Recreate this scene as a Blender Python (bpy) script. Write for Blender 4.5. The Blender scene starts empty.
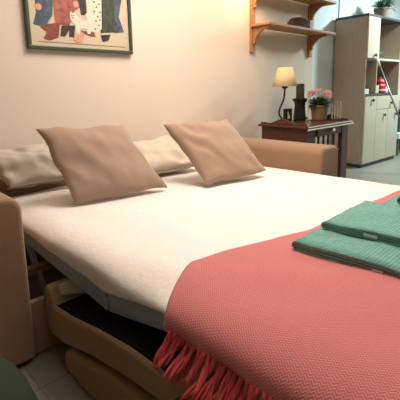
import bpy, bmesh, math, random
from mathutils import Vector, Matrix, noise
random.seed(7)
C = bpy.context.scene.collection
sc = bpy.context.scene

# ------------------------------------------------------------------ camera
cam_d = bpy.data.cameras.new('camera'); cam = bpy.data.objects.new('camera', cam_d); C.objects.link(cam)
YAW, PITCH, ROLL, EYE = 0.7646406, 0.16817826, -0.02173638, 1.08
fwd = Vector((math.sin(YAW)*math.cos(PITCH), math.cos(YAW)*math.cos(PITCH), -math.sin(PITCH)))
rt = Vector((math.cos(YAW), -math.sin(YAW), 0)); up = rt.cross(fwd)
r2 = rt*math.cos(ROLL)+up*math.sin(ROLL); u2 = -rt*math.sin(ROLL)+up*math.cos(ROLL)
m = Matrix((r2, u2, -fwd)).transposed().to_4x4(); m.translation = (0, 0, EYE)
cam.matrix_world = m
cam_d.sensor_fit = 'HORIZONTAL'; cam_d.sensor_width = 36; cam_d.lens = 36*390.277/400
cam_d.shift_y = -(200-156.026)/400
cam_d.clip_start = 0.02
sc.camera = cam

# ------------------------------------------------------------------ world, lights, exposure
w = bpy.data.worlds.new('world'); sc.world = w; w.use_nodes = True
w.node_tree.nodes['Background'].inputs[0].default_value = (0.8, 0.75, 0.7, 1)
w.node_tree.nodes['Background'].inputs[1].default_value = 0.05
vs = sc.view_settings
vs.view_transform = 'Standard'; vs.look = 'None'; vs.exposure = 0.0; vs.gamma = 1; vs.use_curve_mapping = False

def light(name, kind, loc, energy, col, size=None, target=None, sizey=None):
    d = bpy.data.lights.new(name, kind); d.energy = energy; d.color = col
    if kind == 'AREA':
        d.size = size
        if sizey: d.shape = 'RECTANGLE'; d.size_y = sizey
    elif size: d.shadow_soft_size = size
    o = bpy.data.objects.new(name, d); C.objects.link(o); o.location = loc
    if target is not None:
        o.rotation_euler = (Vector(target)-Vector(loc)).to_track_quat('-Z', 'Y').to_euler()
    return o
WARM = (1.0, 0.86, 0.76); COOL = (0.74, 0.97, 1.0)
light('ceiling_lamp_light', 'AREA', (1.75, 1.35, 2.57), 58, WARM, 1.0, (1.75, 1.35, 0))
light('overhead_fill_light', 'AREA', (0.9, 0.2, 2.57), 10, (1.0, 0.93, 0.90), 1.0, (0.9, 0.2, 0))  # added fill to even out the near bed, no known lamp there
light('wall_lamp_light', 'POINT', (2.84, 2.20, 2.06), 13, (1.0, 0.66, 0.34), 0.06)
light('kitchen_ceiling_light', 'AREA', (5.95, 1.25, 2.5), 105, COOL, 0.35, (5.95, 1.6, 0))

# ------------------------------------------------------------------ materials
def lin(c):
    return tuple(((v/255)/12.92 if v/255 <= 0.04045 else ((v/255+0.055)/1.055)**2.4) for v in c)
def mat(name, rgb, rough=0.6, metal=0.0, noise_amt=0.0, noise_scale=8, bump=0.0, bump_scale=40, emit=None, spec=0.5, sheen=0.0, stretch=None, alpha=None):
    mm = bpy.data.materials.new(name); mm.use_nodes = True
    nt = mm.node_tree; b = nt.nodes['Principled BSDF']
    c = lin(rgb)
    b.inputs['Base Color'].default_value = (*c, 1); b.inputs['Roughness'].default_value = rough
    b.inputs['Metallic'].default_value = metal; b.inputs['Specular IOR Level'].default_value = spec
    if sheen: b.inputs['Sheen Weight'].default_value = sheen
    tc = nt.nodes.new('ShaderNodeTexCoord'); mp = nt.nodes.new('ShaderNodeMapping')
    nt.links.new(tc.outputs['Object'], mp.inputs[0])
    if stretch: mp.inputs['Scale'].default_value = stretch
    if noise_amt:
        n = nt.nodes.new('ShaderNodeTexNoise'); n.inputs['Scale'].default_value = noise_scale; n.inputs['Detail'].default_value = 5
        nt.links.new(mp.outputs[0], n.inputs['Vector'])
        r = nt.nodes.new('ShaderNodeValToRGB')
        r.color_ramp.elements[0].position = 0.3; r.color_ramp.elements[1].position = 0.7
        r.color_ramp.elements[0].color = (*[v*(1-noise_amt) for v in c], 1)
        r.color_ramp.elements[1].color = (*[min(1, v*(1+noise_amt)) for v in c], 1)
        nt.links.new(n.outputs['Fac'], r.inputs[0]); nt.links.new(r.outputs[0], b.inputs['Base Color'])
    if bump:
        n2 = nt.nodes.new('ShaderNodeTexNoise'); n2.inputs['Scale'].default_value = bump_scale; n2.inputs['Detail'].default_value = 4
        nt.links.new(mp.outputs[0], n2.inputs['Vector'])
        bp = nt.nodes.new('ShaderNodeBump'); bp.inputs['Strength'].default_value = bump; bp.inputs['Distance'].default_value = 0.01
        nt.links.new(n2.outputs['Fac'], bp.inputs['Height']); nt.links.new(bp.outputs[0], b.inputs['Normal'])
    if emit:
        b.inputs['Emission Color'].default_value = (*lin(rgb), 1); b.inputs['Emission Strength'].default_value = emit
    return mm

def wave_bump(mm, axis_scale, scale, strength, dist=0.004, uv=False):
    nt = mm.node_tree; b = nt.nodes['Principled BSDF']
    tc = nt.nodes.new('ShaderNodeTexCoord'); mp = nt.nodes.new('ShaderNodeMapping'); mp.inputs['Scale'].default_value = axis_scale
    nt.links.new(tc.outputs['UV' if uv else 'Object'], mp.inputs[0])
    wv = nt.nodes.new('ShaderNodeTexWave'); wv.inputs['Scale'].default_value = scale; wv.inputs['Distortion'].default_value = 1.2
    wv.inputs['Detail'].default_value = 2
    nt.links.new(mp.outputs[0], wv.inputs['Vector'])
    bp = nt.nodes.new('ShaderNodeBump'); bp.inputs['Strength'].default_value = strength; bp.inputs['Distance'].default_value = dist
    nt.links.new(wv.outputs['Fac'], bp.inputs['Height']); nt.links.new(bp.outputs[0], b.inputs['Normal'])
    return wv

def herringbone(name, a, c):
    mm = bpy.data.materials.new(name); mm.use_nodes = True; nt = mm.node_tree; b = nt.nodes['Principled BSDF']
    b.inputs['Roughness'].default_value = 0.9; b.inputs['Specular IOR Level'].default_value = 0.15; b.inputs['Sheen Weight'].default_value = 0.15
    uv = nt.nodes.new('ShaderNodeTexCoord'); sp = nt.nodes.new('ShaderNodeSeparateXYZ'); nt.links.new(uv.outputs['UV'], sp.inputs[0])
    def mth(op, x, y=None):
        n = nt.nodes.new('ShaderNodeMath'); n.operation = op
        for i, v in enumerate((x, y)):
            if v is None: continue
            if isinstance(v, (int, float)): n.inputs[i].default_value = v
            else: nt.links.new(v, n.inputs[i])
        return n.outputs[0]
    tri = mth('PINGPONG', sp.outputs[1], 0.0075)            # column half width
    v = mth('ADD', sp.outputs[0], mth('MULTIPLY', tri, 0.9))
    st = mth('PINGPONG', v, 0.0036)
    st = mth('DIVIDE', st, 0.0036)
    rp = nt.nodes.new('ShaderNodeValToRGB'); rp.color_ramp.elements[0].position = 0.35; rp.color_ramp.elements[1].position = 0.65
    rp.color_ramp.elements[0].color = (*lin(a), 1); rp.color_ramp.elements[1].color = (*lin(c), 1)
    nt.links.new(st, rp.inputs[0]); nt.links.new(rp.outputs[0], b.inputs['Base Color'])
    bp = nt.nodes.new('ShaderNodeBump'); bp.inputs['Strength'].default_value = 0.25; bp.inputs['Distance'].default_value = 0.002
    nt.links.new(st, bp.inputs['Height']); nt.links.new(bp.outputs[0], b.inputs['Normal'])
    return mm

def floor_mat():
    mm = mat('floor_tile', (150, 140, 124), 0.35, noise_amt=0.08, noise_scale=3)
    nt = mm.node_tree; b = nt.nodes['Principled BSDF']
    tc = nt.nodes.new('ShaderNodeTexCoord'); br = nt.nodes.new('ShaderNodeTexBrick')
    br.offset = 0; br.inputs['Scale'].default_value = 1; br.inputs['Brick Width'].default_value = 0.45; br.inputs['Row Height'].default_value = 0.45
    br.inputs['Mortar Size'].default_value = 0.004
    br.inputs['Color1'].default_value = (*lin((146, 142, 130)), 1); br.inputs['Color2'].default_value = (*lin((141, 137, 125)), 1)
    br.inputs['Mortar'].default_value = (*lin((126, 122, 112)), 1)
    nt.links.new(tc.outputs['Object'], br.inputs[0]); nt.links.new(br.outputs[0], b.inputs['Base Color'])
    return mm

M = {
 'wall': mat('wall_paint', (223, 209, 193), 0.85, noise_amt=0.015, noise_scale=1.5, bump=0.05, bump_scale=60, spec=0.2),
 'white': mat('white_paint', (228, 234, 234), 0.8, spec=0.2),
 'ceil': mat('ceiling_paint', (225, 222, 215), 0.9, spec=0.1),
 'floor': floor_mat(),
 'sofa': mat('sofa_suede', (146, 117, 93), 0.85, noise_amt=0.06, noise_scale=5, bump=0.1, bump_scale=200, spec=0.15, sheen=0.2),
 'sofabeige': mat('sofa_cushion_beige', (154, 128, 98), 0.85, noise_amt=0.05, noise_scale=5, bump=0.1, bump_scale=120, spec=0.15),
 'black': mat('black_underside_cloth', (24, 24, 27), 0.95, spec=0.1, bump=0.15, bump_scale=150),
 'frame': mat('grey_steel', (138, 148, 160), 0.5),
 'mesh': mat('dark_support_cloth', (30, 32, 36), 0.9, spec=0.1),
 'cover': mat('white_quilt', (228, 221, 215), 0.9, noise_amt=0.012, noise_scale=14, bump=0.2, bump_scale=45, spec=0.1, sheen=0.1),
 'throw': herringbone('coral_herringbone', (184, 102, 104), (205, 130, 127)),
 'fringe': mat('coral_fringe', (202, 84, 87), 0.9, noise_amt=0.15, noise_scale=30, spec=0.1, bump=0.3, bump_scale=200),
 'cushion': mat('brown_velvet', (160, 136, 118), 0.8, noise_amt=0.05, noise_scale=6, bump=0.12, bump_scale=25, spec=0.15, sheen=0.3),
 'cushion2': mat('tan_velvet', (164, 136, 115), 0.8, noise_amt=0.05, noise_scale=6, bump=0.12, bump_scale=25, spec=0.15, sheen=0.3),
 'pillow': mat('grey_pillowcase', (184, 176, 164), 0.9, noise_amt=0.03, noise_scale=6, bump=0.25, bump_scale=16, spec=0.1),
 'pillow2': mat('pale_pillowcase', (196, 184, 166), 0.9, noise_amt=0.05, noise_scale=9, bump=0.25, bump_scale=16, spec=0.1),
 'pipe': mat('pillow_piping', (140, 130, 120), 0.9),
 'towel': mat('teal_towel', (110, 160, 150), 0.95, noise_amt=0.16, noise_scale=60, spec=0.1, sheen=0.2),
 'towel_in': mat('teal_towel_edge', (132, 174, 162), 0.95, noise_amt=0.1, noise_scale=60, spec=0.1),
 'towel_d': mat('petrol_towel', (36, 92, 96), 0.95, noise_amt=0.08, noise_scale=60, spec=0.1, bump=0.4, bump_scale=300),
 'tag': mat('care_label_white', (215, 218, 214), 0.7),
 'pine': mat('pine_wood', (166, 116, 72), 0.5, noise_amt=0.16, noise_scale=6, stretch=(2, 20, 20)),
 'desk': mat('mahogany', (84, 42, 28), 0.28, noise_amt=0.2, noise_scale=5, stretch=(3, 20, 20)),
 'deskd': mat('dark_mahogany', (84, 48, 34), 0.4, noise_amt=0.2, noise_scale=5, stretch=(20, 20, 3)),
 'oak': mat('pale_oak', (160, 140, 121), 0.55, noise_amt=0.09, noise_scale=4, stretch=(14, 14, 1.2)),
 'oakl': mat('light_oak_door', (188, 176, 154), 0.5, noise_amt=0.07, noise_scale=4, stretch=(14, 14, 1.2)),
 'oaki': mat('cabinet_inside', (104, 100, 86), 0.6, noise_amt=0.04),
 'slate': mat('slate_board', (52, 54, 56), 0.45),
 'knob': mat('antique_brass', (92, 74, 52), 0.4, metal=0.7),
 'iron': mat('dark_iron', (44, 34, 28), 0.5, metal=0.3),
 'shade': mat('cream_lampshade', (226, 202, 158), 0.8, spec=0.1),
 'blackw': mat('black_lacquer', (22, 22, 22), 0.4),
 'candle': mat('dark_green_wax', (52, 58, 42), 0.5),
 'pot': mat('tan_terracotta', (122, 98, 68), 0.7, noise_amt=0.1, noise_scale=20),
 'pot2': mat('grey_brown_pot', (128, 116, 100), 0.7, noise_amt=0.1, noise_scale=20),
 'leaf': mat('leaf_green', (66, 92, 60), 0.6, noise_amt=0.25, noise_scale=25),
 'leaf2': mat('sage_leaf', (96, 124, 98), 0.6, noise_amt=0.25, noise_scale=25),
 'pink': mat('pink_petal', (244, 190, 188), 0.7, noise_amt=0.12, noise_scale=40),
 'palepink': mat('pale_petal', (232, 206, 196), 0.7),
 'rack': mat('grey_rack', (168, 164, 150), 0.5),
 'soil': mat('soil', (50, 36, 26), 0.95),
 'porc': mat('white_porcelain', (225, 222, 210), 0.25),
 'gframe': mat('green_picture_frame', (56, 72, 52), 0.45, noise_amt=0.12, noise_scale=12),
 'print': mat('print_paper', (200, 184, 158), 0.6),
 'greenottoman': mat('dark_green_fabric', (46, 54, 42), 0.9, noise_amt=0.06, noise_scale=10, bump=0.15, bump_scale=150, spec=0.1),
 'darkbrown': mat('dark_wicker', (72, 34, 26), 0.7, noise_amt=0.25, noise_scale=30, bump=0.4, bump_scale=80),
 'steel': mat('brushed_steel', (118, 120, 118), 0.35, metal=0.7),
 'red': mat('red_plastic', (188, 42, 46), 0.45),
 'clearw': mat('off_white_plastic', (220, 216, 206), 0.5),
 'teald': mat('dark_teal', (34, 62, 66), 0.6),
 'bluegrey': mat('blue_grey_fabric', (138, 160, 168), 0.8),
 'glass': mat('bottle_glass', (176, 180, 178), 0.15),
 'blueart': mat('print_blue', (66, 80, 96), 0.6, noise_amt=0.5, noise_scale=30),
 'redart': mat('print_red', (150, 82, 72), 0.6, noise_amt=0.5, noise_scale=35),
 'brnart': mat('print_brown', (124, 62, 44), 0.6, noise_amt=0.25, noise_scale=35),
 'drkart': mat('print_dark', (52, 38, 34), 0.6, noise_amt=0.2, noise_scale=35),
 'whtart': mat('print_white', (220, 208, 188), 0.6, noise_amt=0.12, noise_scale=45),
 'grnart': mat('print_green', (58, 64, 44), 0.6, noise_amt=0.4, noise_scale=35),
 'skinart': mat('print_skin', (206, 150, 122), 0.6),
}
wave_bump(M['towel'], (1, 1, 1), 34, 0.5, 0.003, uv=True)

# ------------------------------------------------------------------ mesh helpers
def obj(name, bm, mats, parent=None, smooth=False, bevel=0, seg=2, subsurf=0, loc=None):
    bmesh.ops.recalc_face_normals(bm, faces=bm.faces)
    me = bpy.data.meshes.new(name); bm.to_mesh(me); bm.free()
    if not isinstance(mats, (list, tuple)): mats = [mats]
    for x in mats: me.materials.append(x)
    o = bpy.data.objects.new(name, me); C.objects.link(o)
    if parent: o.parent = parent
    if loc: o.location = loc
    if smooth:
        for p in me.polygons: p.use_smooth = True
    if bevel:
        md = o.modifiers.new('bevel', 'BEVEL'); md.width = bevel; md.segments = seg; md.limit_method = 'ANGLE'
    if subsurf:
        md = o.modifiers.new('sub', 'SUBSURF'); md.levels = subsurf; md.render_levels = subsurf
    return o
def thing(name, label, cat, loc=(0, 0, 0), rz=0, group=None):
    o = bpy.data.objects.new(name, None); C.objects.link(o); o.location = loc; o.rotation_euler = (0, 0, rz)
    o.empty_display_size = 0.05
    return tag(o, label, cat, group)
def tag(o, label, cat, group=None):
    o['label'] = label; o['category'] = cat
    if group: o['group'] = group
    return o
def struct(o): o['kind'] = 'structure'; return o
def B(): return bmesh.new()
def box(bm, x0, x1, y0, y1, z0, z1, mi=0):
    vs_ = [bm.verts.new((x, y, z)) for z in (z0, z1) for y in (y0, y1) for x in (x0, x1)]
    for f in ((0, 1, 3, 2), (4, 6, 7, 5), (0, 4, 5, 1), (2, 3, 7, 6), (0, 2, 6, 4), (1, 5, 7, 3)):
        bm.faces.new([vs_[i] for i in f]).material_index = mi
    return bm
def boxb(*a): return box(B(), *a)
def lathe(bm, prof, n=24, c=(0, 0, 0), mi=0, cap=True):
    rings = []
    for r, z in prof:
        rings.append([bm.verts.new((c[0]+r*math.cos(2*math.pi*i/n), c[1]+r*math.sin(2*math.pi*i/n), c[2]+z)) for i in range(n)])
    for a, b in zip(rings, rings[1:]):
        for i in range(n):
            bm.faces.new((a[i], a[(i+1) % n], b[(i+1) % n], b[i])).material_index = mi
    if cap:
        for rg in (rings[0], rings[-1]): bm.faces.new(rg).material_index = mi
    return bm
def tube(bm, pts, rad, n=8, mi=0):
    pts = [Vector(p) for p in pts]
    if not isinstance(rad, (list, tuple)): rad = [rad]*len(pts)
    rings = []; ref = None
    for i, p in enumerate(pts):
        t = (pts[min(i+1, len(pts)-1)]-pts[max(i-1, 0)]).normalized()
        if ref is None: ref = t.orthogonal().normalized()
        ref = (ref-t*ref.dot(t)).normalized(); b = t.cross(ref)
        rings.append([bm.verts.new(p+(ref*math.cos(2*math.pi*k/n)+b*math.sin(2*math.pi*k/n))*rad[i]) for k in range(n)])
    for a, b in zip(rings, rings[1:]):
        for k in range(n): bm.faces.new((a[k], a[(k+1) % n], b[(k+1) % n], b[k])).material_index = mi
    for rg in (rings[0], rings[-1]): bm.faces.new(rg).material_index = mi
    return bm
def prism(bm, pts, off, mi=0):
    """pts: list of 3D points of a flat polygon, extruded by vector off"""
    off = Vector(off)
    a = [bm.verts.new(Vector(p)) for p in pts]; b = [bm.verts.new(Vector(p)+off) for p in pts]
    bm.faces.new(a).material_index = mi; bm.faces.new(list(reversed(b))).material_index = mi
    n = len(a)
    for i in range(n): bm.faces.new((a[i], b[i], b[(i+1) % n], a[(i+1) % n])).material_index = mi
    return bm
def blob(bm, c, r, sx=1, sy=1, sz=1, sub=2, mi=0, jit=0.0):
    g = bmesh.ops.create_icosphere(bm, subdivisions=sub, radius=r)
    for v in g['verts']:
        k = 1+jit*noise.noise(v.co*(3/r*0.5)+Vector(c)*7)
        v.co = Vector((v.co.x*sx*k, v.co.y*sy*k, v.co.z*sz*k))+Vector(c)
        for f in v.link_faces: f.material_index = mi
    return bm
def sheet(bm, P, nu, nv, uvf=None, mi=0):
    """grid of points P(i,j)"""
    g = [[bm.verts.new(P(i, j)) for j in range(nv+1)] for i in range(nu+1)]
    ul = bm.loops.layers.uv.verify() if uvf else None
    for i in range(nu):
        for j in range(nv):
            f = bm.faces.new((g[i][j], g[i+1][j], g[i+1][j+1], g[i][j+1])); f.material_index = mi; f.smooth = True
            if uvf:
                for l, (a, b) in zip(f.loops, ((i, j), (i+1, j), (i+1, j+1), (i, j+1))): l[ul].uv = uvf(a, b)
    return g

# ------------------------------------------------------------------ room
WY = 2.42
struct(obj('floor', boxb(-2.2, 7.8, -2.6, 3.2, -0.1, 0), M['floor']))
struct(obj('ceiling', boxb(-2.2, 7.8, -2.6, 3.2, 2.6, 2.7), M['ceil']))
struct(obj('wall_back', boxb(-2.2, 4.18, WY, 3.2, 0, 2.6), M['wall'], bevel=0.02, seg=3))
struct(obj('wall_recess', boxb(4.18, 7.8, 2.67, 3.2, 0, 2.6), M['white']))
struct(obj('wall_right', boxb(7.8, 7.95, -2.6, 3.2, 0, 2.6), M['white']))
struct(obj('wall_left', boxb(-2.35, -2.2, -2.6, 3.2, 0, 2.6), M['wall']))
struct(obj('wall_front', boxb(-2.35, 7.95, -2.75, -2.6, 0, 2.6), M['wall']))
struct(obj('trim_1', boxb(5.225, 5.235, 2.66, 2.67, 2.0, 2.6), M['oaki']))

# ------------------------------------------------------------------ sofa bed
sofa = thing('sofa_bed', 'large tan suede sofa bed unfolded against the back wall', 'sofa bed', (1.45, 1.4, 0))
sofa_children = []
def sofa_part(name, bm, mt, parent=None, **k):
    o = obj(name, bm, mt, None, **k)
    o.parent = parent or sofa
    o.matrix_parent_inverse = Matrix.Translation((-1.45, -1.4, 0)) if parent is None else Matrix.Identity(4)
    return o
def arm_bm(x0, x1, y0, y1, z1):
    bm = B(); n = 8; r = 0.055
    prof = [(x0, 0.02)]
    prof += [(x0+r-r*math.cos(a), z1-r+r*math.sin(a)) for a in [math.pi/2*i/n for i in range(n+1)]]
    prof += [(x1-r+r*math.sin(a), z1-r+r*math.cos(a)) for a in [math.pi/2*i/n for i in range(n+1)]]
    prof += [(x1, 0.02)]
    prism(bm, [(x, y0, z) for x, z in prof], (0, y1-y0, 0)); return bm
sofa_part('arm', arm_bm(0.255, 0.50, 1.50, 2.40, 0.70), M['sofa'], bevel=0.018, seg=3)
sofa_part('arm', arm_bm(2.385, 2.63, 1.30, 2.40, 0.672), M['sofa'], bevel=0.022, seg=3)
sofa_part('backrest', boxb(0.50, 2.385, 2.335, 2.405, 0.05, 0.60), M['sofa'], bevel=0.03, seg=3)
sofa_part('base_panel', boxb(0.50, 2.385, 1.525, 1.555, 0.02, 0.25), M['sofa'], bevel=0.006)
sofa_part('cross_rail', boxb(0.50, 2.385, 1.78, 1.82, 0.24, 0.28), M['sofabeige'], bevel=0.005)
def rail_bm(x):
    bm = B()
    for (y0, z0), (y1, z1) in (((2.30, 0.425), (1.14, 0.362)), ((1.13, 0.362), (0.80, 0.435)), ((0.80, 0.435), (0.22, 0.445))):
        h = 0.036
        prism(bm, [(x, y0, z0-h), (x, y1, z1-h), (x, y1, z1+h), (x, y0, z0+h)], (0.03, 0, 0))
    return bm
for x in (0.625, 2.345):
    rl = sofa_part('frame_rail', rail_bm(x), M['frame'], bevel=0.006)
    h = lathe(B(), [(0.022, -0.022), (0.022, 0.022)], 16)
    bmesh.ops.rotate(h, verts=h.verts, matrix=Matrix.Rotation(math.pi/2, 3, 'Y'))
    bmesh.ops.translate(h, verts=h.verts, vec=(x+0.015, 1.135, 0.355))
    hg = obj('hinge', h, M['frame'], rl, bevel=0.003)
    st = B(); prism(st, [(x+0.005, 1.95, 0.42), (x+0.005, 1.70, 0.10), (x+0.005, 1.66, 0.10), (x+0.005, 1.91, 0.42)], (0.02, 0, 0))
    obj('strut', st, M['frame'], rl)
bm = B(); sheet(bm, lambda i, j: (0.655+1.69*i/4, 0.22+2.1*j/20, (0.40 if j > 10 else 0.40)+0.0), 4, 20)
for v in bm.verts:
    y = v.co.y
    v.co.z = 0.362+0.063*(y-1.14)/1.16 if y > 1.14 else (0.362+0.073*(1.14-y)/0.34 if y > 0.8 else 0.437)
sofa_part('support_cloth', bm, M['mesh'])
# mattress hidden under the quilt
def bedtop(x, y):
    return 0.52+0.004*noise.noise(Vector((x*2.2, y*2.2, 1)))+0.003*noise.noise(Vector((x*7, y*7, 3)))
def sag(y): return 0.362+0.063*(y-1.14)/1.16 if y > 1.14 else (0.362+0.073*(1.14-y)/0.34 if y > 0.8 else 0.44)
sofa_part('mattress', boxb(0.66, 2.33, 0.20, 2.30, 0.445, 0.505), M['cover'], bevel=0.02)
# flipped seat cushion under the bed: beige sides, black underside turned up
pf = [(1.50, 0.095), (1.535, 0.16), (1.53, 0.29), (1.505, 0.318), (1.475, 0.312), (1.44, 0.243), (1.30, 0.258), (1.10, 0.298), (0.92, 0.325), (0.745, 0.335), (0.725, 0.31), (0.735, 0.24), (0.90, 0.222), (1.15, 0.175), (1.36, 0.115)]
sc_ = sofa_part('seat_cushion', prism(B(), [(0.56, y, z) for y, z in pf], (1.74, 0, 0)), M['sofabeige'], bevel=0.014, seg=3)
ub = B(); top = [(1.437, 0.247), (1.30, 0.262), (1.10, 0.302), (0.92, 0.329), (0.75, 0.339)]
prism(ub, [(0.574, y, z) for y, z in top]+[(0.574, y, z-0.006) for y, z in reversed(top)], (1.71, 0, 0))
us = obj('underside_cloth', ub, M['black'], sc_)
us['label'] = 'black cloth underside'
fb = B(); sheet(fb, lambda i, j: (0.60+0.22*j/6, 1.475-(0.05+0.12*i/4)*j/6-0.02*i/4, 0.312-0.045*i/4+0.03*j/6+0.004*math.sin(i*2+j)), 4, 6)
fl = obj('lining_flap', fb, M['pillow'], sc_, smooth=True); fm = fl.modifiers.new('t', 'SOLIDIFY'); fm.thickness = 0.003
fl['label'] = 'greyish lining flap folded over the rim'
pf = [(1.365, 0.005), (1.38, 0.05), (1.37, 0.09), (1.31, 0.115), (1.05, 0.175), (0.85, 0.20), (0.72, 0.205), (0.69, 0.17), (0.69, 0.005)]
sofa_part('base_cushion', prism(B(), [(0.555, y, z) for y, z in pf], (1.72, 0, 0)), M['sofabeige'], bevel=0.02, seg=3)

# ------------------------------------------------------------------ white quilt
XL, XR = 0.605, 2.375
def bed_profile(y, off=0.0, hemL=None, hemR=0.40):
    """list of (x,z,s) from the left hem over the top to the right hem"""
    zt = 0.52+off; pts = []
    hl = hemL if hemL is not None else sag(y)+0.036
    xl = XL-off; xr = XR+off; rx = 0.15; rz = min(0.06, zt-hl-0.005)
    for k in range(5): pts.append((xl+0.01*(1-k/5)**2, hl+(zt-rz-hl)*k/5))
    for k in range(9):
        a = math.pi/2*k/8; pts.append((xl+rx*(1-math.cos(a)), zt-rz+rz*math.sin(a)))
    nx = 44
    for k in range(1, nx): pts.append((xl+rx+(xr-xl-2*rx)*k/nx, zt))
    for k in range(9):
        a = math.pi/2*(1-k/8); pts.append((xr-rx*(1-math.cos(a)), zt-rz+rz*math.sin(a)))
    for k in range(1, 6): pts.append((xr, zt-rz-(zt-rz-hemR)*k/5))
    return pts
def fold_noise(x, y, z):
    return 0.010*noise.noise(Vector((x*2.0, y*2.4, 0.3)))+0.005*noise.noise(Vector((x*6, y*5, 2.3)))
NY = 70; Y0, Y1 = 0.16, 2.30
rows = [bed_profile(Y0+(Y1-Y0)*i/NY) for i in range(NY+1)]
def qp(i, j):
    y = Y0+(Y1-Y0)*i/NY; x, z = rows[i][j]
    edge = 1.0 if z > 0.49 else 0.5
    n = fold_noise(x, y, z)
    if x < 0.8:  # puffy left edge
        x += 0.010*noise.noise(Vector((y*6, z*8, 5))); n += 0.006*noise.noise(Vector((y*9, x*9, 8)))
    ed = min(1, (Y1-y)/0.08, (y-Y0)/0.08); z -= 0.05*(1-max(0, ed))**2
    return (x, y, z+n*edge)
bm = B(); sheet(bm, qp, NY, len(rows[0])-1)
q = obj('quilt', bm, M['cover'], smooth=True)
sd = q.modifiers.new('thick', 'SOLIDIFY'); sd.thickness = 0.006; sd.offset = -1
tag(q, 'cream white quilt spread over the opened sofa bed', 'bedding')

# ------------------------------------------------------------------ coral throw with fringe
rows2 = []
hem = lambda y: 0.452+0.008*math.sin(y*17)
EDGE = [(0.55, 0.735), (0.66, 0.80), (0.77, 0.862), (0.92, 0.848), (1.10, 0.793), (1.30, 0.760), (1.55, 0.746), (1.80, 0.728), (2.07, 0.704), (2.45, 0.67)]
def edge_y(x):   # head side edge of the throw
    for (xa, ya), (xb, yb) in zip(EDGE, EDGE[1:]):
        if x <= xb: return ya+(yb-ya)*max(0, x-xa)/(xb-xa)
    return EDGE[-1][1]
TH0 = 0.13; NT = 64
prof_t = bed_profile(0.5, 0.012, 0.452, 0.38)
def arclen(pr):
    s = [0]
    for a, b in zip(pr, pr[1:]): s.append(s[-1]+math.hypot(b[0]-a[0], b[1]-a[1]))
    return s
S = arclen(prof_t)
def tp(i, j):
    x, z = prof_t[j]; ye = edge_y(x)+0.003*math.sin(x*13); y = TH0+(ye-TH0)*i/NT
    if z < 0.47: x -= 0.012*(0.5+0.5*math.sin(y*34+1.2*math.sin(y*9)))*(0.47-z)/0.02
    n = fold_noise(x, y, z)
    n += 0.004*noise.noise(Vector((x*3+4, y*5, 7.7)))
    k = 1.0 if z > 0.49 else 0.6
    return (x, y, z+n*k+ (0.002 if z > .5 else 0))
uvt = lambda i, j: (S[j], TH0+(edge_y(prof_t[j][0])-TH0)*i/NT)
bm = B(); sheet(bm, tp, NT, len(prof_t)-1, uvt)
throw = obj('throw_blanket', bm, M['throw'], smooth=True)
sd = throw.modifiers.new('thick', 'SOLIDIFY'); sd.thickness = 0.008; sd.offset = 1
tag(throw, 'coral red herringbone throw with a tasselled edge across the foot of the bed', 'blanket')
NTASS = 38
for k in range(NTASS):
    f = (k+0.5)/NTASS; y = TH0+(0.745-TH0)*f
    i = f*NT; p = Vector(tp(int(i), 0)); p.y = y; p.x -= 0.006
    L = random.uniform(0.070, 0.095); dx = random.uniform(-0.065, -0.03); dy = random.uniform(-0.005, 0.04)
    bm = B()
    for q_ in range(5):
        pts = []; ph = random.uniform(0, 6.28); sp = random.uniform(0.3, 1.0)
        for s in range(7):
            t = s/6
            tw = 0.0035+0.008*t*sp
            pts.append(p+Vector((dx*t*t*1.2-0.004*math.sin(t*3)+math.cos(ph+t*5)*tw, dy*t+math.sin(ph+t*5)*tw, 0.008-L*t)))
        tube(bm, pts, [0.0038, 0.0046, 0.0048, 0.0044, 0.0042, 0.0036, 0.0018], 5)
    blob(bm, p+Vector((0, 0, 0.0)), 0.007, 1, 1, 1, 1)
    obj('tassel', bm, M['fringe'], throw, smooth=True)

# ------------------------------------------------------------------ cushions and pillows
def pillow_bm(TL, TR, BR, BL, th, seed=0, pinch=0.05, wr=0.012, n=30, edgew=0.03):
    TL, TR, BR, BL = map(Vector, (TL, TR, BR, BL)); nrm = (TR-BL).cross(TL-BR).normalized()
    bm = B(); fr = {}
    for side in (1, -1):
        g = []
        for i in range(n+1):
            row = []
            for j in range(n+1):
                if side == -1 and (i in (0, n) or j in (0, n)): row.append(fr[(i, j)]); continue
                u, v = i/n, j/n; a, b = 2*u-1, 2*v-1
                u2_ = 0.5+0.5*a*(1-pinch*(1-b*b)); v2_ = 0.5+0.5*b*(1-pinch*(1-a*a))
                u2_ += edgew*(noise.noise(Vector((v*4+seed, 1.5, a)))+0.5*noise.noise(Vector((v*9+seed, 2.5, a))))*abs(a)**3
                v2_ += edgew*(noise.noise(Vector((u*4+seed, b, 6.5)))+0.5*noise.noise(Vector((u*9+seed, b, 8.5))))*abs(b)**3
                p = BL.lerp(BR, u2_).lerp(TL.lerp(TR, u2_), v2_)
                h = ((1-a**2)*(1-b**2))**0.42
                nn = noise.noise(Vector((u*3.1+seed, v*3.1, side*2)))*wr+noise.noise(Vector((u*8+seed, v*5, side*5)))*wr*0.45
                cr_ = 0.006*math.sin((u*1.3+v*0.8)*16+3*noise.noise(Vector((u*3+seed, v*3, 1))))*max(0, noise.noise(Vector((u*2.2+seed, v*2.2, 9))))*2
                d = h*th*0.5+(nn+cr_)*min(1, h*1.6)
                vtx = bm.verts.new(p+nrm*side*d)
                if side == 1: fr[(i, j)] = vtx
                row.append(vtx)
            g.append(row)
        for i in range(n):
            for j in range(n):
                f = [g[i][j], g[i+1][j], g[i+1][j+1], g[i][j+1]]
                if side == -1: f.reverse()
                bm.faces.new(f).smooth = True
    return bm
c1 = dict(TL=(0.765, 2.01, 0.912), TR=(1.246, 1.946, 0.899), BR=(1.360, 1.676, 0.534), BL=(0.836, 1.780, 0.532))
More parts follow.
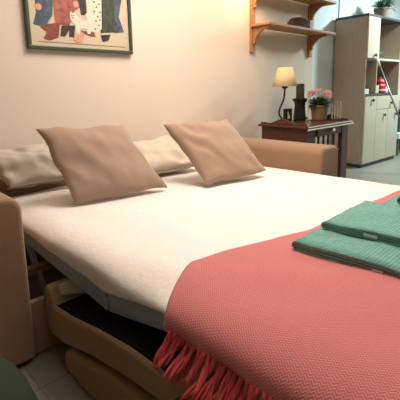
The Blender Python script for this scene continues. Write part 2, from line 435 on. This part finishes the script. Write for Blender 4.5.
c2 = dict(TL=(1.470, 1.87, 0.882), TR=(1.945, 1.75, 0.882), BR=(2.012, 1.475, 0.552), BL=(1.524, 1.540, 0.532))
o = obj('cushion', pillow_bm(th=0.13, seed=3, **c1), M['cushion'], smooth=True, subsurf=1)
tag(o, 'taupe brown square cushion leaning at the left end of the bed head', 'cushion', 'square brown cushions on the bed')
o = obj('cushion', pillow_bm(th=0.13, seed=11, **c2), M['cushion2'], smooth=True, subsurf=1)
tag(o, 'tan brown square cushion leaning nearer the desk, right of the other cushion', 'cushion', 'square brown cushions on the bed')
p1 = dict(TL=(0.60, 2.36, 0.765), TR=(1.12, 2.33, 0.775), BR=(1.12, 2.10, 0.580), BL=(0.665, 2.20, 0.575))
p2 = dict(TL=(1.34, 2.32, 0.70), TR=(1.92, 2.29, 0.715), BR=(1.87, 1.93, 0.568), BL=(1.30, 1.98, 0.565))
def pipe_bm(BL, BR, TR, TL):
    bm = B(); tube(bm, [Vector(BL), Vector(BL).lerp(Vector(BR), .5)+Vector((0, 0.008, 0)), Vector(BR)], 0.005, 6); return bm
o = obj('bed_pillow', pillow_bm(th=0.15, seed=21, pinch=0.03, wr=0.032, **p1), M['pillow'], smooth=True, subsurf=1)
tag(o, 'grey bed pillow propped on the wall behind the left brown cushion', 'pillow', 'bed pillows at the head')
obj('piping', pipe_bm(**p1), M['pipe'], o, smooth=True)
o = obj('bed_pillow', pillow_bm(th=0.15, seed=33, pinch=0.03, wr=0.035, **p2), M['pillow2'], smooth=True, subsurf=1)
tag(o, 'pale grey bed pillow showing in the gap between the two brown cushions', 'pillow', 'bed pillows at the head')
obj('piping', pipe_bm(**p2), M['pipe'], o, smooth=True)

# ------------------------------------------------------------------ towels
def folded_bm(x0, x1, yfold, yend, z0, layers, t, seed, skew=0.0):
    """towel folded along X: strip runs in YZ, fold bend at yfold (towards the head)"""
    bm = B(); ul = bm.loops.layers.uv.verify()
    H = 2*layers*t
    for L in range(layers):            # nested U folds
        r = t*(layers-L)-t*0.5; zc = z0+H/2
        path = []
        for k in range(13): path.append((yend+(yfold-r-yend)*k/12, zc-r))
        for k in range(1, 10):
            a = -math.pi/2+math.pi*k/10; path.append((yfold-r+r*math.cos(a), zc+r*math.sin(a)))
        for k in range(13): path.append((yfold-r-(yfold-r-yend)*k/12, zc+r))
        nx = 10; th = t*0.30
        nP = len(path)
        def nrm(k):
            a = path[max(k-1, 0)]; b = path[min(k+1, nP-1)]
            dy, dz = b[0]-a[0], b[1]-a[1]; l = math.hypot(dy, dz) or 1
            return (dz/l, -dy/l)
        def pt(k, i, sgn):
            y, z = path[k]; n = nrm(k); f = i/nx
            x = x0+(x1-x0)*f+0.004*noise.noise(Vector((k*.3+L*3+seed, f, 0)))*(1 if i in (0, nx) else 0)
            if i == 0: x += 0.004*L
            wv = 0.004*noise.noise(Vector((f*3+seed, y*7, 0.5)))+0.003*noise.noise(Vector((f*6+seed, y*12, 4)))
            return (x+skew*(yfold-y), y+n[0]*th*sgn, z+n[1]*th*sgn+wv*(z-z0)/H*2)
        rings = []
        for i in range(nx+1):
            rings.append([bm.verts.new(pt(k, i, 1)) for k in range(nP)]+[bm.verts.new(pt(k, i, -1)) for k in reversed(range(nP))])
        n = 2*nP
        for a in range(nx):
            for k in range(n):
                f = bm.faces.new((rings[a][k], rings[a+1][k], rings[a+1][(k+1) % n], rings[a][(k+1) % n])); f.smooth = True
                for l, (aa, kk) in zip(f.loops, ((a, k), (a+1, k), (a+1, k+1), (a, k+1))): l[ul].uv = (kk*0.03, aa*0.03)
        for i in (0, nx):
            for k in range(nP-1):
                f = bm.faces.new((rings[i][k], rings[i][k+1], rings[i][n-2-k], rings[i][n-1-k])); f.material_index = 1
    return bm
def tag_bm(x, y, z, w=0.04, h=0.012):
    return boxb(x-0.010, x-0.008, y-w/2, y+w/2, z-h/2, z+h/2)
TZ = 0.540
t1 = obj('folded_towel', folded_bm(1.085, 1.62, 0.69, 0.24, TZ, 2, 0.0085, 1, 0.02), [M['towel'], M['towel_in']])
tag(t1, 'large teal folded towel lying on the coral throw, under a smaller one', 'towel', 'teal towels on the throw')
obj('care_label', tag_bm(1.100, 0.41, TZ+0.012, 0.03, 0.010), M['tag'], t1)['label'] = 'white care label'
t2 = obj('folded_towel', folded_bm(1.245, 1.60, 0.672, 0.26, TZ+0.036, 2, 0.0075, 5, 0.06), [M['towel'], M['towel_in']])
tag(t2, 'teal folded towel stacked on top of the wider folded towel', 'towel', 'teal towels on the throw')
obj('care_label', tag_bm(1.263, 0.50, TZ+0.050, 0.045, 0.010), M['tag'], t2)['label'] = 'white care label'
t3 = obj('folded_towel', folded_bm(1.585, 1.93, 0.632, 0.26, TZ, 2, 0.0125, 9), [M['towel'], M['towel_in']])
tag(t3, 'thick teal folded towel on the throw behind the stack of two', 'towel', 'teal towels on the throw')
t4 = obj('folded_towel', folded_bm(1.66, 1.92, 0.56, 0.28, TZ+0.053, 2, 0.009, 13), [M['towel_d'], M['towel_in']])
tag(t4, 'small petrol blue towel on top of the thick teal towel at the photo edge', 'towel', 'teal towels on the throw')

# ------------------------------------------------------------------ picture on the wall
pic = thing('framed_picture', 'framed print of figures in old dress and a white cat above the bed', 'picture', (1.288, WY, 1.34))
def pic_part(name, bm, mt, **k):
    bmesh.ops.translate(bm, verts=bm.verts, vec=(-1.288, -WY, -1.34)); return obj(name, bm, mt, pic, **k)
PX0, PX1, PZ0, PZ1 = 0.922, 1.655, 1.34, 1.90; fw_ = 0.022
bm = B()
box(bm, PX0, PX1, 2.388, 2.418, PZ0, PZ0+fw_); box(bm, PX0, PX1, 2.388, 2.418, PZ1-fw_, PZ1)
box(bm, PX0, PX0+fw_, 2.388, 2.418, PZ0+fw_, PZ1-fw_); box(bm, PX1-fw_, PX1, 2.388, 2.418, PZ0+fw_, PZ1-fw_)
pic_part('frame', bm, M['gframe'], bevel=0.004)
pic_part('print', boxb(PX0+fw_, PX1-fw_, 2.404, 2.417, PZ0+fw_, PZ1-fw_), M['print'])
POLY = {
'blue':[(0.987,1.70),(1.106,1.70),(1.088,1.547),(1.036,1.472),(0.965,1.482),(0.989,1.553)],
'coat':[(1.097,1.72),(1.25,1.72),(1.27,1.612),(1.227,1.58),(1.224,1.543),(1.19,1.495),(1.103,1.495),(1.099,1.565)],
'basket':[(1.037,1.489),(1.132,1.507),(1.115,1.417),(1.057,1.395),(1.021,1.404),(1.043,1.446),(1.008,1.469)],
'boots':[(1.141,1.49),(1.231,1.499),(1.218,1.424),(1.185,1.427),(1.188,1.467),(1.159,1.425),(1.126,1.426)],
'dark':[(1.25,1.70),(1.316,1.70),(1.319,1.572),(1.277,1.567),(1.27,1.612)],
'cat':[(1.199,1.565),(1.207,1.584),(1.22,1.573),(1.241,1.581),(1.245,1.558),(1.292,1.532),(1.32,1.541),(1.302,1.57),(1.324,1.591),(1.351,1.563),(1.347,1.519),(1.335,1.455),(1.314,1.453),(1.309,1.484),(1.267,1.487),(1.257,1.449),(1.237,1.447),(1.228,1.507),(1.203,1.529)],
'pink':[(1.223,1.446),(1.265,1.462),(1.292,1.445),(1.274,1.4),(1.239,1.392),(1.213,1.409)],
'dress':[(1.316,1.74),(1.403,1.74),(1.389,1.485),(1.343,1.462),(1.323,1.572)],
'lace':[(1.381,1.72),(1.433,1.72),(1.419,1.494),(1.38,1.465),(1.359,1.482)],
'skirt':[(1.425,1.74),(1.541,1.74),(1.542,1.484),(1.41,1.467)],
'bluer':[(1.533,1.72),(1.589,1.71),(1.557,1.585),(1.595,1.489),(1.518,1.476)],
'shoes':[(1.409,1.454),(1.486,1.463),(1.467,1.423),(1.421,1.41)],
'feet':[(1.26,1.475),(1.29,1.47),(1.36,1.47),(1.37,1.44),(1.33,1.44),(1.29,1.455)]}
KEY = ['blueart', 'redart', 'brnart', 'drkart', 'whtart', 'grnart', 'skinart']
ORD = [('dark', 3, 0), ('blue', 0, 1), ('coat', 1, 2), ('basket', 2, 3), ('boots', 3, 1), ('dress', 4, 1), ('skirt', 5, 2), ('bluer', 0, 3), ('lace', 4, 4), ('shoes', 3, 3), ('feet', 2, 2), ('pink', 6, 4), ('cat', 4, 5)]
bm = B()
for k, mi, dep in ORD:
    prism(bm, [(x, 2.4035-0.0004*dep, z) for x, z in POLY[k]], (0, -0.0003, 0), mi)
for cx, cz, rr, mi in ((1.05, 1.755, 0.045, 6), (1.17, 1.765, 0.045, 6), (1.37, 1.79, 0.045, 6), (1.49, 1.79, 0.045, 6), (1.005, 1.585, 0.02, 6), (1.245, 1.63, 0.02, 6)):
    prism(bm, [(cx+rr*math.cos(a*.524), 2.401, cz+rr*math.sin(a*.524)) for a in range(12)], (0, -0.0004, 0), mi)
for cx, cz in ((1.375, 1.66), (1.39, 1.63), (1.372, 1.60), (1.395, 1.57), (1.38, 1.54), (1.40, 1.515), (1.372, 1.49), (1.41, 1.65), (1.415, 1.60), (1.41, 1.55)):
    prism(bm, [(cx+0.006*math.cos(a*1.047), 2.4012, cz+0.006*math.sin(a*1.047)) for a in range(6)], (0, -0.0003, 0), 3)
for cx, cz in ((1.212, 1.558), (1.228, 1.56), (1.218, 1.545)):
    prism(bm, [(cx+0.004*math.cos(a*1.047), 2.4008, cz+0.004*math.sin(a*1.047)) for a in range(6)], (0, -0.0003, 0), 3)
box(bm, 0.99, 1.60, 2.4025, 2.4032, 1.385, 1.388, 5)
pic_part('printed_figures', bm, [M[k] for k in KEY])

# ------------------------------------------------------------------ pine wall shelf
shelf = thing('wall_shelf', 'two tier pine wall shelf on scrolled brackets above the desk', 'shelf', (3.55, WY, 1.42))
def sh_part(name, bm, mt, **k):
    bmesh.ops.translate(bm, verts=bm.verts, vec=(-3.55, -WY, -1.42)); return obj(name, bm, mt, shelf, **k)
for x in (3.00, 4.03):
    sh_part('upright', boxb(x, x+0.055, 2.390, 2.419, 1.42, 2.30), M['pine'], bevel=0.004)
for z in (1.645, 1.972):
    sh_part('board', boxb(2.985, 4.215, 2.175, 2.389, z, z+0.026), M['pine'], bevel=0.005)
    for x in (3.014, 4.044):
        pts = [(2.389, z-0.001), (2.20, z-0.001), (2.205, z-0.02)]
        for k in range(9):
            a = k/8; pts.append((2.215+0.15*math.sin(a*math.pi/2)**1.1+0.004*math.sin(a*9), z-0.022-0.125*(1-math.cos(a*math.pi/2))))
        pts.append((2.389, z-0.155))
        sh_part('bracket', prism(B(), [(x, y, zz) for y, zz in pts], (0.026, 0, 0)), M['pine'], bevel=0.003)
# scalloped dark ornament on the lower board
bm = B(); n = 18
ring = []
for k in range(n+1):
    a = math.pi*k/n; r = 0.165*(1+0.05*(k % 2)); ring.append((r*math.cos(a), 0.104*(r/0.165)*math.sin(a)))
pts = [(3.60+x, 2.23, 1.6715+z) for x, z in ring]
prism(bm, pts, (0, 0.07, 0))
for k in range(1, n):
    a = math.pi*k/n
    tube(bm, [(3.60+0.03*math.cos(a), 2.228, 1.6735+0.02*math.sin(a)), (3.60+0.16*math.cos(a), 2.228, 1.6735+0.10*math.sin(a))], [0.004, 0.008], 6)
o = obj('fan_ornament', bm, M['darkbrown'], bevel=0.004)
tag(o, 'dark reddish brown scalloped half round ornament on the lower pine board', 'ornament')

# ------------------------------------------------------------------ desk
DX0, DX1, DY0, DY1, DZ = 2.945, 3.775, 1.745, 2.27, 0.75
desk = thing('writing_desk', 'small dark mahogany writing desk with gallery rails beside the sofa arm', 'desk', (3.36, 2.05, 0))
def dk(name, bm, mt, parent=None, **k):
    bmesh.ops.translate(bm, verts=bm.verts, vec=(-3.36, -2.05, 0)); return obj(name, bm, mt, parent or desk, **k)
dk('desk_top', boxb(DX0, DX1, DY0, DY1, DZ-0.022, DZ), M['desk'], bevel=0.005)
mo = B(); tube(mo, [(DX0+0.01, DY0-0.004, DZ-0.030), (DX1+0.02, DY0-0.004, DZ-0.030)], 0.0075, 8); tube(mo, [(DX0+0.01, DY0-0.004, DZ-0.008), (DX1, DY0-0.004, DZ-0.008)], 0.005, 8)  # moulding in white, its colour standing for cool light reflected along the edge
dk('lit_edge_moulding', mo, M['porc'])['label'] = 'front edge moulding, coloured pale for the cool light on it'
dk('side_panel', boxb(DX0+0.03, DX0+0.055, DY0+0.03, DY1-0.02, 0.05, DZ-0.023), M['deskd'], bevel=0.003)
dk('side_panel', boxb(DX1-0.16, DX1-0.035, DY0+0.02, DY0+0.06, 0.04, DZ-0.023), M['deskd'], bevel=0.003)
dk('apron', boxb(DX0+0.055, DX1-0.16, DY0+0.03, DY0+0.05, 0.64, DZ-0.023), M['deskd'], bevel=0.003)
dr = dk('drawer', boxb(DX0+0.20, DX1-0.18, DY0+0.018, DY0+0.03, 0.645, 0.715), M['deskd'], bevel=0.004)
kb = B(); blob(kb, (3.40, DY0-0.002, 0.685), 0.017, 1, 1, 1, 3); tube(kb, [(3.40, DY0+0.02, 0.685), (3.40, DY0, 0.685)], 0.007)
dk('knob', kb, M['porc'], dr, smooth=True)['label'] = 'white porcelain knob'
dk('front_panel', boxb(DX0+0.055, 3.14, DY0+0.035, DY0+0.055, 0.10, 0.64), M['deskd'], bevel=0.003)
dk('shelf_board', boxb(3.14, DX1-0.16, DY0+0.03, DY1-0.05, 0.475, 0.495), M['desk'], bevel=0.003)
dk('lower_board', boxb(DX0+0.055, DX1-0.04, DY0+0.03, DY1-0.05, 0.10, 0.12), M['deskd'], bevel=0.003)
for x in (3.22, 3.31, 3.40, 3.50):
    sp = B(); lathe(sp, [(0.011, 0), (0.014, 0.02), (0.009, 0.05), (0.012, 0.08), (0.009, 0.11), (0.013, 0.14)], 10, (x, DY0+0.05, 0.497))
    dk('spindle', sp, M['deskd'], smooth=True)
for x, y in ((DX0+0.05, DY1-0.06), (DX1-0.06, DY1-0.06), (DX0+0.05, DY0+0.06), (DX1-0.06, DY0+0.045)):
    lg = B(); lathe(lg, [(0.028, 0), (0.03, 0.03), (0.018, 0.05)], 12, (x, y, 0)); dk('foot', lg, M['deskd'], smooth=True)
lg = boxb(DX1-0.075, DX1-0.04, DY1-0.06, DY1-0.025, 0.05, DZ-0.023); dk('rear_leg', lg, M['deskd'], bevel=0.004)
def gallery(x, y0, y1, tc=0.5):
    pts = [(y0, DZ+0.001)]
    n = 24
    for k in range(n+1):
        t = k/n; h = 0.018+0.038*math.exp(-((t-tc)/0.18)**2)-0.008*math.exp(-((t-0.22)/0.08)**2)-0.008*math.exp(-((t-0.78)/0.08)**2)
        pts.append((y0+(y1-y0)*t, DZ+h))
    pts.append((y1, DZ+0.001))
    return prism(B(), [(x, y, z) for y, z in pts], (0.014, 0, 0))
dk('gallery_rail', gallery(DX0+0.03, DY0+0.03, DY1-0.01), M['desk'], bevel=0.003)
dk('gallery_rail', gallery(DX1-0.03, DY0+0.03, DY1-0.01, 0.36), M['deskd'], bevel=0.003)

# lamp
LX, LY = 3.20, 2.15
lamp = thing('table_lamp', 'table lamp with cream cone shade and curvy dark iron stem on the desk', 'lamp', (LX, LY, DZ))
bs = B(); lathe(bs, [(0.06, 0.001), (0.062, 0.008), (0.04, 0.018), (0.015, 0.026)], 20); obj('base', bs, M['iron'], lamp, smooth=True)
st = B(); pts = []
sx, sy = r2.x, r2.y
for k in range(17):
    t = k/16; off = -0.055+0.0*t+0.055*(1/(1+math.exp(-(t-0.50)*11)))
    if t < 0.25: off += 0.055*(1-t/0.25)**2
    pts.append((off*0.72, -off*0.69, 0.02+0.315*t))
tube(st, pts, 0.0085, 8); lathe(st, [(0.010, 0.32), (0.03, 0.333), (0.028, 0.345), (0.012, 0.36)], 14)
obj('stem', st, M['iron'], lamp, smooth=True)
sh = B(); lathe(sh, [(0.118, 0.345), (0.070, 0.52)], 28, cap=False)
so = obj('lamp_shade', sh, M['shade'], lamp, smooth=True); sd = so.modifiers.new('t', 'SOLIDIFY'); sd.thickness = 0.003
fr_ = B(); tube(fr_, [(-0.069, 0, 0.515), (0.069, 0, 0.515)], 0.002, 6); tube(fr_, [(0, 0, 0.36), (0, 0, 0.515)], 0.004, 6); obj('shade_holder', fr_, M['iron'], lamp)
# small framed photo
ph = thing('photo_frame', 'tiny dark photo frame with a white figure at the foot of the lamp', 'photo frame', (3.34, 2.20, DZ+0.001), -0.35); ph.scale = (1.3, 1.3, 1.25)
bm = B(); box(bm, -0.038, 0.038, 0, 0.012, 0.0, 0.1); obj('frame', bm, M['iron'], ph, bevel=0.003)
bm = B(); prism(bm, [(x, -0.0005, z) for x, z in ((-0.006, 0.02), (0.012, 0.02), (0.014, 0.04), (0.004, 0.06), (0.0, 0.078), (-0.008, 0.075), (-0.004, 0.05))], (0, -0.002, 0)); obj('figure', bm, M['whtart'], ph)
# candle holder + candle
HX, HY = 3.52, 2.18
ch = thing('candle_holder', 'tall waisted black candle holder standing between the lamp and the flower pot', 'candle holder', (HX, HY, DZ))
bm = B(); lathe(bm, [(0.062, 0.001), (0.066, 0.015), (0.064, 0.05), (0.058, 0.10), (0.054, 0.15), (0.058, 0.18), (0.074, 0.2), (0.076, 0.21), (0.076, 0.222), (0.03, 0.223)], 8)
obj('stem', bm, M['blackw'], ch, bevel=0.002)
bm = B(); lathe(bm, [(0.046, 0.222), (0.046, 0.226), (0.042, 0.228)], 20); obj('drip_plate', bm, M['iron'], ch)
cd = thing('candle', 'thick dark green pillar candle on the black holder', 'candle', (HX, HY, DZ+0.229))
bm = B(); lathe(bm, [(0.042, 0), (0.042, 0.135), (0.036, 0.14), (0.02, 0.132)], 20); obj('wax', bm, M['candle'], cd, smooth=False)
bm = B(); tube(bm, [(0, 0, 0.13), (0.001, 0, 0.148)], 0.0015, 6); obj('wick', bm, M['blackw'], cd)
# small bottle
bt = thing('small_bottle', 'slim bottle with a white label between candle holder and flower pot', 'bottle', (3.555, 2.085, DZ))
bm = B(); lathe(bm, [(0.022, 0.001), (0.024, 0.01), (0.024, 0.10), (0.012, 0.125), (0.010, 0.14)], 16); obj('body', bm, M['clearw'], bt, smooth=True)
bm = B(); lathe(bm, [(0.012, 0.14), (0.012, 0.155), (0.008, 0.157)], 12); obj('cap', bm, M['steel'], bt)
# flower pot
FX, FY = 3.615, 2.015
fp = thing('flower_pot', 'tan clay pot of pink carnations on the desk corner', 'potted plant', (FX, FY, DZ)); fp.scale = (1.2, 1.2, 1.14)
bm = B(); lathe(bm, [(0.056, 0.001), (0.060, 0.01), (0.073, 0.115), (0.079, 0.118), (0.080, 0.135), (0.073, 0.136), (0.068, 0.118)], 26); obj('pot', bm, M['pot'], fp, smooth=False, bevel=0.002)
bm = B(); lathe(bm, [(0.069, 0.117), (0.069, 0.121), (0.01, 0.125)], 20); obj('soil', bm, M['soil'], fp)
def leaf(bm, base, d, L, W, droop=0.3, mi=0):
    d = Vector(d).normalized(); side = d.cross(Vector((0, 0, 1)))
    side = side.normalized() if side.length > 1e-3 else Vector((1, 0, 0))
    pr = None; base = Vector(base)
    for k in range(6):
        t = k/5; c = base+d*L*t+Vector((0, 0, -droop*L*t*t)); wd = W*math.sin(math.pi*(0.08+0.9*t))
        a, b = bm.verts.new(c-side*wd), bm.verts.new(c+side*wd)
        if pr: bm.faces.new((pr[0], a, b, pr[1])).smooth = True
        pr = (a, b)
bm = B()
for k in range(260):
    a = random.uniform(0, 6.283); e = random.uniform(0.1, 1.3); r = random.uniform(0.0, 0.065)
    d = (math.cos(a)*math.cos(e), math.sin(a)*math.cos(e), math.sin(e))
    leaf(bm, (r*math.cos(a), r*math.sin(a), random.uniform(0.12, 0.16)), d, random.uniform(0.06, 0.10), random.uniform(0.006, 0.013), random.uniform(0.1, 0.5))
for k in range(7):
    a = k*0.9; tube(bm, [(0.02*math.cos(a), 0.02*math.sin(a), 0.12), (0.06*math.cos(a), 0.06*math.sin(a), 0.20)], 0.003, 6)
obj('foliage', bm, M['leaf'], fp)
for k, (dx, dz, dd, r) in enumerate(((-0.066, 0.232, 0.02, 0.036), (-0.035, 0.245, -0.03, 0.03), (0.055, 0.228, -0.02, 0.036), (0.085, 0.225, 0.02, 0.032), (0.005, 0.252, 0.04, 0.026), (0.07, 0.205, -0.05, 0.022), (-0.09, 0.21, -0.01, 0.02))):
    bm = B(); c = Vector((dx*0.72+dd*0.69, -dx*0.69+dd*0.72, dz))
    r *= 1.3; blob(bm, c, r*0.55, 1, 1, 0.8, 2, 0, 0.4)
    for q_ in range(16):
        a = q_*2.4; e = 0.1+0.08*q_
        leaf(bm, c, (math.cos(a)*math.cos(e), math.sin(a)*math.cos(e), math.sin(e)), r, r*0.38, 0.15)
    obj('blossom', bm, M['palepink'] if k in (4, 6) else M['pink'], fp)
# wire napkin rack behind the pot
nr = thing('letter_rack', 'small pale slatted letter rack behind the flower pot', 'letter rack', (3.685, 1.865, DZ), -0.72)
bm = B(); box(bm, -0.05, 0.05, -0.02, 0.02, 0.001, 0.014); obj('base', bm, M['deskd'], nr, bevel=0.002)
for x in (-0.042, -0.014, 0.014, 0.042):
    bm = B(); box(bm, x-0.007, x+0.007, 0.006, 0.011, 0.014, 0.185+0.008*math.cos(x*30)); obj('slat', bm, M['rack'], nr, bevel=0.002)

# ------------------------------------------------------------------ tall oak cabinet
cab = thing('tall_cabinet', 'tall pale oak cabinet with open niches and dark top board', 'cabinet', (5.075, 2.20, 0), -0.055)
W_, D_, H_ = 1.03, 0.44, 1.98
def cb(name, bm, mt, parent=None, **k): return obj(name, bm, mt, parent or cab, **k)
bm = B()
box(bm, 0, 0.02, 0.0, D_, 0.05, H_-0.03, 0); box(bm, W_-0.03, W_, 0, D_, 0.05, H_-0.03, 0); box(bm, 0.31, 0.33, 0.001, D_-0.01, 0.05, H_-0.03, 0)
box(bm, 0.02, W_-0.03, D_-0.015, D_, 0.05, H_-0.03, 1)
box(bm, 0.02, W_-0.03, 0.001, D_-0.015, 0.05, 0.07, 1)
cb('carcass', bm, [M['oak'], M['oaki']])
cb('top_board', boxb(-0.012, W_+0.012, -0.018, D_, H_-0.029, H_), M['slate'], bevel=0.003)
cb('plinth', boxb(0.005, W_-0.005, 0.006, D_-0.01, 0.0, 0.048), M['slate'])
cb('counter', boxb(0.021, W_-0.031, -0.006, D_-0.016, 0.945, 0.975), M['slate'], bevel=0.003)
cb('shelf', boxb(0.332, W_-0.031, 0.0, D_-0.016, 1.415, 1.44), M['oakl'], bevel=0.002)
cb('shelf', boxb(0.021, 0.309, 0.0, D_-0.016, 1.415, 1.432), M['oakl'], bevel=0.002)
def door(x0, x1, z0, z1, kx, kz, name='door'):
    d = cb(name, boxb(x0, x1, -0.020, -0.001, z0, z1), M['oakl'], bevel=0.003)
    bm = B(); lathe(bm, [(0.010, 0.0), (0.008, 0.012), (0.020, 0.018), (0.024, 0.024), (0.018, 0.032)], 14)
    bmesh.ops.rotate(bm, verts=bm.verts, matrix=Matrix.Rotation(math.pi/2, 3, 'X')); bmesh.ops.translate(bm, verts=bm.verts, vec=(kx, -0.020, kz))
    obj('knob', bm, M['knob'], d, smooth=True)
door(0.003, 0.318, 1.434, 1.948, 0.185, 1.475); door(0.003, 0.318, 0.055, 0.942, 0.18, 0.895)
door(0.322, W_-0.006, 0.765, 0.942, 0.735, 0.845, 'drawer')
door(0.322, 0.672, 0.055, 0.760, 0.545, 0.683); door(0.676, W_-0.006, 0.055, 0.760, 0.905, 0.680)
def cabw(x, y, z): return cab.matrix_basis @ Vector((x, y, z))
bpy.context.view_layer.update()
# things on and in the cabinet
pl = thing('potted_plant', 'leafy green plant in a greyish brown pot on top of the tall cabinet', 'potted plant', cabw(0.78, 0.17, H_)); pl.scale = (0.9, 0.9, 0.9)
bm = B(); lathe(bm, [(0.10, 0.001), (0.105, 0.01), (0.132, 0.16), (0.140, 0.162), (0.140, 0.185), (0.125, 0.186), (0.12, 0.16)], 24); obj('pot', bm, M['pot2'], pl, bevel=0.002)
bm = B(); lathe(bm, [(0.122, 0.158), (0.122, 0.163), (0.01, 0.168)], 20); obj('soil', bm, M['soil'], pl)
bm = B()
for k in range(170):
    a = random.uniform(0, 6.283); e = random.uniform(0.0, 1.4); r = random.uniform(0.0, 0.09)
    d = (math.cos(a)*math.cos(e), math.sin(a)*math.cos(e), math.sin(e))
    leaf(bm, (r*math.cos(a), r*math.sin(a), random.uniform(0.17, 0.26)), d, random.uniform(0.10, 0.20), random.uniform(0.012, 0.024), random.uniform(0.1, 0.6))
obj('foliage', bm, M['leaf2'], pl)
bx = thing('storage_box', 'small dark box with a pale lid on the upper cabinet shelf', 'box', cabw(0.48, 0.16, 1.442), -0.05)
bm = B(); box(bm, -0.12, 0.12, -0.08, 0.08, 0, 0.075); obj('body', bm, M['slate'], bx, bevel=0.004)
bm = B(); box(bm, -0.125, 0.125, -0.085, 0.085, 0.075, 0.095); obj('lid', bm, M['oaki'], bx, bevel=0.004)
nk = obj('folded_napkins', boxb(-0.10, 0.10, -0.07, 0.07, 0, 0.018), M['clearw'], bevel=0.006)
bm = B()
for k in range(4):
    box(bm, -0.11+0.006*k, 0.11-0.004*k, -0.08, 0.08, 0.017*k, 0.017*k+0.015)
bpy.data.objects.remove(nk)
nk = obj('folded_cloth', bm, M['clearw'], bevel=0.006, seg=3); nk.location = cabw(0.16, 0.14, 0.9755); tag(nk, 'white cloth folded flat in the narrow niche of the cabinet', 'cloth')
# red jar with a pale figure-like bow
rj = thing('red_canister', 'bright red canister with white band in the wide cabinet niche', 'canister', cabw(0.70, 0.12, 0.976)); rj.scale = (1, 1, 0.82)
bm = B(); lathe(bm, [(0.072, 0), (0.08, 0.01), (0.082, 0.13), (0.06, 0.16)], 22); obj('body', bm, M['red'], rj, smooth=False, bevel=0.003)
bm = B(); lathe(bm, [(0.0835, 0.045), (0.0835, 0.07)], 22, cap=False); obj('band', bm, M['clearw'], rj)
bm = B(); lathe(bm, [(0.062, 0.16), (0.066, 0.20), (0.05, 0.235), (0.018, 0.245)], 22); blob(bm, (0, 0, 0.255), 0.018); obj('lid', bm, M['red'], rj)
cp = thing('white_mug', 'white mug standing to the right of the red canister', 'mug', cabw(0.86, 0.12, 0.976))
bm = B(); lathe(bm, [(0.04, 0), (0.045, 0.01), (0.046, 0.10), (0.041, 0.10), (0.038, 0.012)], 20); obj('body', bm, M['porc'], cp, smooth=True)
bm = B(); tube(bm, [(0.044, 0, 0.08), (0.075, 0, 0.075), (0.078, 0, 0.04), (0.045, 0, 0.025)], 0.006); obj('handle', bm, M['porc'], cp, smooth=True)
sv = obj('pale_sachet', boxb(-0.07, 0.07, -0.015, 0.015, 0, 0.11), M['oakl'], bevel=0.01, seg=3); sv.name = 'paper_packet'
sv.location = cabw(0.53, 0.10, 0.976); tag(sv, 'cream paper packet to the left of the red canister', 'packet')

# leaning pole
pole = thing('leaning_pole', 'thin grey metal pole leaning against the oak cabinet front', 'pole', (5.14, 1.49, 0))
P0 = Vector((5.14, 1.49, 0.004)); P1 = Vector((5.175, 2.10, 1.425)); dv = (P1-P0)
bm = B(); tube(bm, [(0, 0, 0.012), dv], 0.011, 10); obj('tube', bm, M['steel'], pole, smooth=True)
bm = B(); tube(bm, [(0, 0, 0.0), dv*0.03], 0.016, 10); obj('rubber_tip', bm, M['blackw'], pole, smooth=True)
bm = B(); tube(bm, [dv*0.93, dv*1.005], 0.015, 10); obj('grip', bm, M['clearw'], pole, smooth=True)

# low bench right of the cabinet with boxes
bn = thing('low_bench', 'low white bench standing to the right of the tall cabinet', 'bench', (6.75, 2.36, 0))
bm = B(); box(bm, -0.45, 0.45, -0.2, 0.2, 0.27, 0.36); obj('bench_top', bm, M['white'], bn, bevel=0.006)
for x in (-0.36, 0.36):
    bm = B(); box(bm, x-0.02, x+0.02, -0.17, 0.17, 0, 0.27); obj('leg', bm, M['oaki'], bn, bevel=0.003)
cr = thing('storage_crate', 'dark teal storage crate on the low white bench', 'crate', (6.72, 2.36, 0.361))
bm = B(); box(bm, -0.33, 0.33, -0.16, 0.16, 0, 0.30); obj('body', bm, M['teald'], cr, bevel=0.008)
bm = B(); box(bm, -0.34, 0.34, -0.17, 0.17, 0.30, 0.33); obj('lid', bm, M['slate'], cr, bevel=0.006)
bk = obj('folded_blanket', boxb(-0.31, 0.31, -0.15, 0.15, 0, 0.19), M['bluegrey'], bevel=0.04, seg=4); bk.location = (6.72, 2.36, 0.692)
tag(bk, 'blue grey folded blanket on top of the dark teal crate', 'blanket')

# ------------------------------------------------------------------ green pouf in the foreground
pf_ = thing('round_pouf', 'dark green round fabric pouf in the lower left foreground', 'pouf', (0.015, 0.955, 0)); pf_.scale = (1, 1, 1.06)
bm = B(); prof = [(0.24, 0.012), (0.268, 0.03), (0.28, 0.10), (0.285, 0.20), (0.28, 0.30)]
for k in range(1, 9):
    a = math.pi/2*k/8; prof.append((0.28-0.13*(1-math.cos(a)), 0.30+0.13*math.sin(a)))
prof += [(0.08, 0.436), (0.01, 0.437)]
lathe(bm, prof, 40); obj('body', bm, M['greenottoman'], pf_, smooth=True)
bm = B(); lathe(bm, [(0.20, 0), (0.21, 0.012)], 30); obj('base', bm, M['blackw'], pf_)
bm = B(); tube(bm, [(0.281*math.cos(a*math.pi/24), 0.281*math.sin(a*math.pi/24), 0.30) for a in range(49)], 0.005, 6); obj('piping', bm, M['greenottoman'], pf_, smooth=True)
